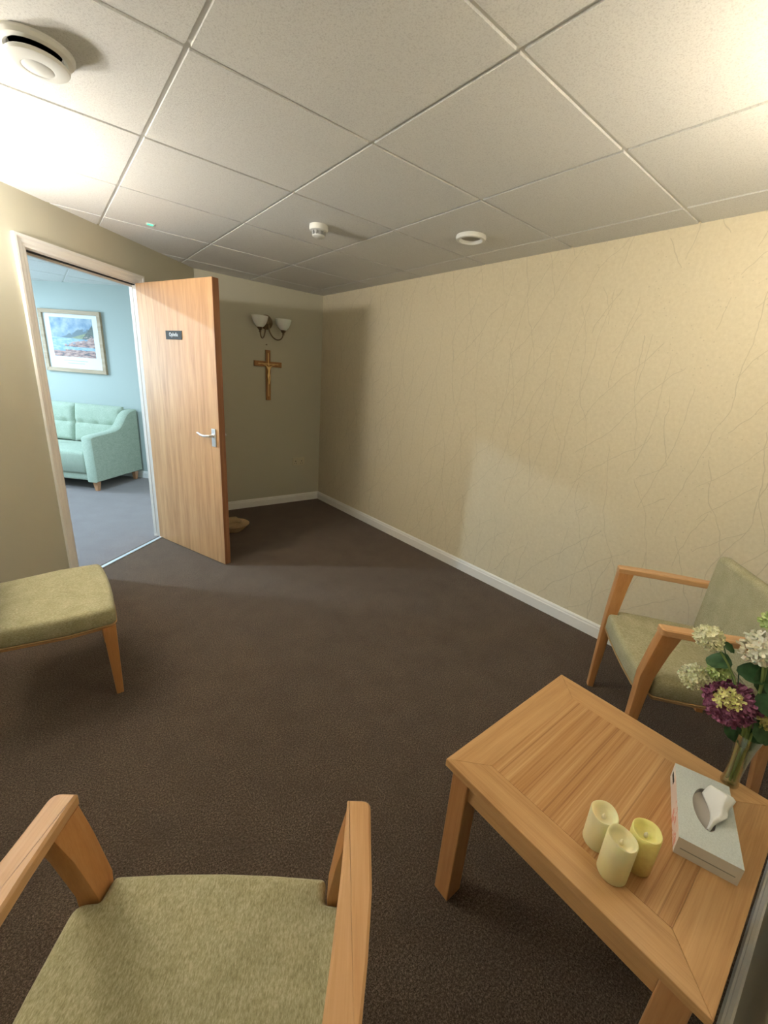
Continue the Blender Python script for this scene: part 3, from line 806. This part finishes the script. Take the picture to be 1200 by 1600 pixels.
def hydrangea(label, head, r, count, mats, fs, stem_top=None, patch=None, leaves=(), seed=0, flat=1.0, foot=(0, 0)):
    rnd = random.Random(seed)
    base = VC + Vector((foot[0], foot[1], .012))
    t = thing('hydrangea_stem', label, 'flower', tuple(base), 0, 'artificial hydrangeas in the glass vase')
    H_ = Vector(head) - base
    b = MB()
    for i in range(count):
        ph = math.acos(1 - 2 * (i + .5) / count); th_ = pi * (1 + 5 ** .5) * i
        d = Vector((cos(th_) * sin(ph), sin(th_) * sin(ph), cos(ph) * flat))
        dd = d * r * (.80 + .2 * rnd.random())
        mi = 0
        if patch is not None and d.normalized().dot(patch) > .80: mi = 1
        floret(b, H_ + dd, d + Vector((rnd.uniform(-.4, .4), rnd.uniform(-.4, .4), rnd.uniform(-.4, .4))), fs * (.8 + .4 * rnd.random()) * (.8 if mi else 1), mi, 4, rnd)
    b.lathe([(.001, -r * .6), (r * .55, -r * .3), (r * .62, 0), (r * .5, r * .4), (.001, r * .6)], 12, c=tuple(H_), mi=0)
    hd = b.build('flower_head', mats, t, recalc=False)
    b = MB(); mouth = Vector((VC.x - base.x + (head[0] - VC.x) * .10, VC.y - base.y + (head[1] - VC.y) * .10, vz - .01))
    pts = [Vector((0, 0, 0)), mouth * .5 + Vector((0, 0, 0)), mouth]
    for k in range(1, 7):
        u = k / 6; ctrl = Vector((mouth.x + (H_.x - mouth.x) * .35, mouth.y + (H_.y - mouth.y) * .35, mouth.z + (H_.z - mouth.z) * .75))
        pts.append(mouth * (1 - u) ** 2 + ctrl * 2 * u * (1 - u) + H_ * u * u)
    b.tube(pts, .0026, 8); b.build('stem', m_stem, t, smooth=True)
    for lc, ld, ln, lw in leaves:
        leaf(Vector(lc) - base, Vector(ld), ln, lw, t, rnd, pts[-3])
    return t
def leaf(c, d, ln, lw, parent, rnd, root):
    """leaf blade from c along d; up is roughly world z"""
    d = d.normalized(); up = Vector((-.55, -.1, .8)); sd = d.cross(up).normalized(); nn = sd.cross(d).normalized()
    b = MB(); L_ = []; nseg = 9
    for i in range(nseg + 1):
        u = i / nseg; wv = lw * sin(pi * min(1, u * .93 + .05)) ** .8 * (1 + .07 * (i % 2))
        cen = c + d * ln * u - nn * (.22 * ln * u * u)
        row = [b.bm.verts.new(cen + sd * wv * s_ * .5 + nn * wv * .16 * abs(s_) + nn * .0015 * sin(i * 2.1 + s_ * 3)) for s_ in (-1, -.5, 0, .5, 1)]
        L_.append(row)
    for i in range(nseg):
        for j in range(4): b.face((L_[i][j], L_[i + 1][j], L_[i + 1][j + 1], L_[i][j + 1]))
    b.tube([root, (root + c) / 2 + Vector((0, 0, .004)), c + d * .004], .0013, 6)
    o = b.build('leaf', m_leaf, parent, smooth=True, angle=80)
tocam = (Vector((-.416, -.834, 1.387)) - Vector((.84, -.76, .69))).normalized()
hydrangea('ivory hydrangea held highest over the far table edge, with a small leaf at its side', (.831, -.676, .824), .030, 80, [p_white], .0085, seed=1, foot=(.003, .006),
          leaves=(((.846, -.700, .820), (.15, -.5, -.25), .038, .020),))
hydrangea('ivory hydrangea hanging lower beside the purple bloom', (.830, -.673, .704), .029, 80, [p_white], .0085, seed=2, foot=(-.003, .008))
hydrangea('small lime green hydrangea bud tucked above the purple bloom', (.847, -.716, .738), .021, 45, [p_lime], .008, seed=3, foot=(.006, 0))
hydrangea('large purple hydrangea with a yellow green middle', (.822, -.757, .684), .050, 150, [p_purple, p_yel], .0125, seed=4, foot=(-.006, 0),
          patch=(tocam + Vector((.0, .12, .28))).normalized(),
          leaves=(((.838, -.735, .770), (.1, .45, -.05), .058, .052), ((.845, -.745, .768), (.05, -.75, .1), .062, .052), ((.842, -.79, .62), (-.05, -.5, -.35), .055, .060), ((.838, -.772, .632), (-.25, -.35, -.5), .050, .045)))
hydrangea('loose cream white hydrangea with wide petals at the top of the bunch', (.850, -.775, .842), .036, 48, [p_cream], .0145, seed=5, foot=(.004, -.006),
          leaves=(((.852, -.785, .80), (.0, -.3, -.6), .075, .060),))
hydrangea('lime green hydrangea sprig behind the cream white bloom', (.875, -.770, .905), .018, 22, [p_lime], .011, seed=6, foot=(.008, -.004))
hydrangea('pale yellow hydrangea low on the near side of the bunch', (.852, -.838, .680), .027, 60, [p_yel], .009, seed=7, foot=(0, -.008),
          leaves=(((.846, -.815, .665), (-.1, -.3, -.4), .06, .05), ((.856, -.80, .755), (.0, -.5, -.15), .05, .05), ((.842, -.80, .735), (-.3, -.4, -.3), .055, .050)))

# ------------------------------------------------------------------ tan item behind the door
m_straw = mat('straw', (.5, .36, .2), .8); g = N(m_straw); n = g.noise(g.coord((1, 1, 6)), 60, 3); g.color(g.ramp(n, [(.3, (.48, .34, .19)), (.7, (.66, .50, .30))])); g.bump(n, .4, .002)
t = thing('straw_basket', 'shallow tan basket on the carpet behind the open door', 'basket', (.775, 2.685, 0))
b = MB(); b.lathe([(.07, 0), (.075, .004), (.118, .045), (.135, .062), (.140, .067), (.132, .066), (.105, .045), (.068, .010), (.002, .008)], 40); b.build('bowl', m_straw, t, smooth=True)
b = MB(); b.tube([(-.085, .02, .060), (-.03, .035, .085), (.03, .030, .088), (.075, .01, .062)], [.018, .030, .028, .014], 14); b.build('folded_cloth', mat('tan_cloth', (.46, .34, .19), .9), t, smooth=True)

# ------------------------------------------------------------------ lounge: sofa and picture
Ux = Vector((.7071, -.7071)); Vx = Vector((.7071, .7071))
rzs = math.atan2(Ux.y, Ux.x)
# sofa local: x along the wall (right = +), y towards the wall, origin at front centre on the floor
SW, SD = 1.42, .735
uR = -3.175; vF = 3.07
o_ = Ux * (uR - SW / 2) + Vx * vF
t = thing('sofa', 'mint green tufted sofa with tapered wooden legs in the lounge beyond the doorway', 'sofa', (o_.x, o_.y, 0), rzs)
hw = SW / 2; at_ = .115
b = MB(); b.box(-hw + at_ * .6, hw - at_ * .6, .03, SD - .02, .115, .30); b.build('base', m_mint, t, bevel=.02)
b = MB(); pad(b, round_poly([(-hw + at_, .0), (hw - at_, .0), (hw - at_, SD - .17), (-hw + at_, SD - .17)], .03, 4), .20, .435, .045, dome=.012)
b.build('seat_cushion', m_mint, t, smooth=True, angle=60)
b = MB(); b.loft([[(-hw + .03, SD - .14, .115), (hw - .03, SD - .14, .115), (hw - .03, SD, .115), (-hw + .03, SD, .115)],
                  [(-hw + .03, SD - .10, .83), (hw - .03, SD - .10, .83), (hw - .03, SD, .84), (-hw + .03, SD, .84)]])
b.build('back_frame', m_mint, t, bevel=.02)
nC = 2; cwid = (SW - 2 * at_) / nC
for k in range(nC):
    x0 = -hw + at_ + cwid * k + .003; x1 = x0 + cwid - .006
    b = MB(); nx, nz = 24, 20; F_ = []; 
    for j in range(nz + 1):
        row = []
        for i in range(nx + 1):
            u = i / nx; v = j / nz
            x = x0 + (x1 - x0) * u; z = .43 + .435 * v
            edge = min(u, 1 - u) * (x1 - x0); ez = min(v, 1 - v) * .435
            puff = .035 * (1 - math.exp(-edge / .018)) * (1 - math.exp(-ez / .018))
            dz = z - .655; puff -= .026 * math.exp(-(dz / .014) ** 2) * (1 if True else 0)
            for bx_ in (.17, .5, .83):
                dd = ((x - (x0 + (x1 - x0) * bx_)) ** 2 + dz ** 2) ** .5
                puff -= .034 * math.exp(-dd / .028)
            y = SD - .165 - puff + .07 * v
            row.append(b.bm.verts.new((x, y, z)))
        F_.append(row)
    for j in range(nz):
        for i in range(nx): b.face((F_[j][i], F_[j][i + 1], F_[j + 1][i + 1], F_[j + 1][i]))
    per = [F_[0][i] for i in range(nx + 1)] + [F_[j][nx] for j in range(1, nz + 1)] + [F_[nz][i] for i in range(nx - 1, -1, -1)] + [F_[j][0] for j in range(nz - 1, 0, -1)]
    bk = b.ring([(v.co.x, SD - .06, v.co.z) for v in per]); b.bridge(per, bk); b.face(bk)
    cu = b.build('back_cushion', m_mint, t, smooth=True, angle=50)
    for bx_ in (.17, .5, .83):
        b = MB(); b.lathe([(.001, -.004), (.010, 0), (.008, .005), (.001, .007)], 12, M=Matrix.Translation((x0 + (x1 - x0) * bx_, SD - .163 + .044, .655)) @ Matrix.Rotation(pi / 2, 4, 'X'))
        b.build('button', m_mint, cu, smooth=True)
for sx in (-1, 1):
    # arm: side profile in y-z, swept through the thickness, with a rising curve to the back
    prof = [(.0, .11), (-.012, .585), (.012, .600)]
    for k in range(0, 11):
        u = k / 10; y = .06 + .62 * u; z = .605 + .045 * u + .19 / (1 + math.exp(-(u - .72) * 16)); prof.append((y, z))
    prof += [(SD - .005, .845), (SD, .83), (SD, .11)]
    b = MB(); xi, xo = sx * (hw - at_), sx * hw
    rings = []
    for x, ins in ((xi, .010), (xi + sx * .012, 0), (xo - sx * .012, 0), (xo, .010)):
        rings.append([(x, p[0], p[1]) for p in offset_poly(prof, -ins)])
    b.loft(rings); b.build('arm', m_mint, t, smooth=True, angle=50)
m_sleg = wood('sofa_leg_wood', (.50, .24, .12), (.62, .32, .17), (.70, .40, .23), 'z', .4)
for sx in (-1, 1):
    for yy in (.065, SD - .065):
        b = MB(); xc = sx * (hw - .06)
        b.loft([[(xc + a * .017, yy + c * .017, 0) for a, c in ((-1, -1), (1, -1), (1, 1), (-1, 1))], [(xc + a * .029, yy + c * .029, .116) for a, c in ((-1, -1), (1, -1), (1, 1), (-1, 1))]])
        b.build('leg', m_sleg, t, bevel=.003)

pu0, pu1, pz0, pz1 = -4.262, -3.502, 1.212, 1.884
vw = cq * .7071
pc = Ux * ((pu0 + pu1) / 2) + Vx * (vw - .0)
t = thing('framed_picture', 'framed coastal landscape print hanging above the sofa', 'picture', (pc.x, pc.y, (pz0 + pz1) / 2), rzs)
pw, ph_ = (pu1 - pu0) / 2, (pz1 - pz0) / 2; fw = .042
m_frame = wood('frame_wood', (.36, .25, .15), (.46, .34, .22), (.54, .42, .29), 'x', .5)
for k in range(4):
    a = [(-pw, -ph_), (pw, -ph_), (pw, ph_), (-pw, ph_)]; i = [(x * (pw - fw) / pw, z * (ph_ - fw) / ph_) for x, z in a]
    q = [a[k], a[(k + 1) % 4], i[(k + 1) % 4], i[k]]
    b = MB(); b.loft([[(p[0], 0, p[1]) for p in q], [(p[0], -.032, p[1]) for p in q]]); b.build('frame_rail', m_frame, t, bevel=.002)
b = MB(); b.box(-pw + fw, pw - fw, -.012, 0, -ph_ + fw, ph_ - fw); mo = b.build('mount', mat('white_mount', (.78, .82, .84), .6), t)
# landscape: sky, hills, sea and pink rocks from a height coordinate warped by noise
m_art = mat('landscape_print', (.4, .5, .6), .4); g = N(m_art)
iw, iz0, iz1 = .262, -.165, .256
o3 = g.xyz(g.coord()); x_ = o3[0]; z_ = o3[2]
u_ = g.math('DIVIDE', g.math('ADD', x_, iw), 2 * iw); v_ = g.math('DIVIDE', g.math('SUBTRACT', z_, iz0), iz1 - iz0)
nA = g.noise(g.coord(), 9, 4, .6); nB = g.noise(g.coord((1, 1, 3)), 16, 4, .65); nC_ = g.noise(g.coord((1, 1, 2.5)), 30, 3, .6)
sky = g.ramp(nA, [(.35, (.12, .30, .50)), (.5, (.30, .48, .66)), (.68, (.62, .76, .86))])
sea = g.ramp(nB, [(.35, (.16, .42, .62)), (.6, (.48, .70, .84)), (.75, (.72, .82, .88))])
rock = g.ramp(nB, [(.36, (.05, .045, .07)), (.46, (.42, .20, .17)), (.58, (.68, .40, .33)), (.7, (.80, .62, .55))])
hill = g.ramp(nC_, [(.4, (.02, .045, .035)), (.6, (.06, .12, .08))])
mead = g.ramp(nC_, [(.4, (.20, .28, .12)), (.6, (.38, .45, .20))])
def above(line, soft=40): return g.math('MULTIPLY', g.math('SUBTRACT', v_, line), soft, clamp=True)
def inv(x): return g.math('SUBTRACT', 1.0, x, clamp=True)
col = sky
far = g.math('ADD', .42, g.math('MULTIPLY', g.math('MULTIPLY', u_, nA), .75))
col = g.mix(inv(above(far)), col, (.07, .17, .22))
mid_ = g.math('ADD', .40, g.math('MULTIPLY', g.math('SUBTRACT', u_, .25), .38)); col = g.mix(g.math('MULTIPLY', inv(above(mid_)), g.math('GREATER_THAN', u_, .32)), col, mead)
nr = g.math('ADD', .34, g.math('MULTIPLY', g.math('SUBTRACT', u_, .62), 1.3)); col = g.mix(g.math('MULTIPLY', inv(above(nr)), g.math('GREATER_THAN', u_, .66)), col, hill)
col = g.mix(inv(above(.50 if False else g.math('ADD', .49, g.math('MULTIPLY', u_, -.04)))), col, sea)
rk = g.math('ADD', .20, g.math('MULTIPLY', g.math('MULTIPLY', u_, nB), .62)); rkm = g.math('MULTIPLY', inv(above(rk)), g.math('GREATER_THAN', g.math('ADD', u_, g.math('MULTIPLY', nA, .2)), .38))
col = g.mix(rkm, col, rock)
rv = g.math('MULTIPLY', g.math('LESS_THAN', g.math('ABSOLUTE', g.math('SUBTRACT', v_, g.math('ADD', .20, g.math('MULTIPLY', nA, .05)))), .04), 1.0); col = g.mix(rv, col, sea)
col = g.mix(inv(above(g.math('ADD', .06, g.math('MULTIPLY', nB, .16)))), col, rock)
g.color(g.mix(1.0, col, (.62, .62, .62), 'MULTIPLY'))
b = MB(); b.box(-iw, iw, -.0135, -.012, iz0, iz1); b.build('print', m_art, mo)
rnd = random.Random(4); m_cap = mat('caption_grey', (.30, .36, .40), .6)
for zz, hwid in ((-.208, .15), (-.236, .11)):
    x = -hwid; b = MB()
    while x < hwid:
        l_ = rnd.uniform(.006, .018); b.box(x, min(x + l_, hwid), -.0128, -.012, zz - .003, zz + .003); x += l_ + .004
    b.build('caption_line', m_cap, mo)
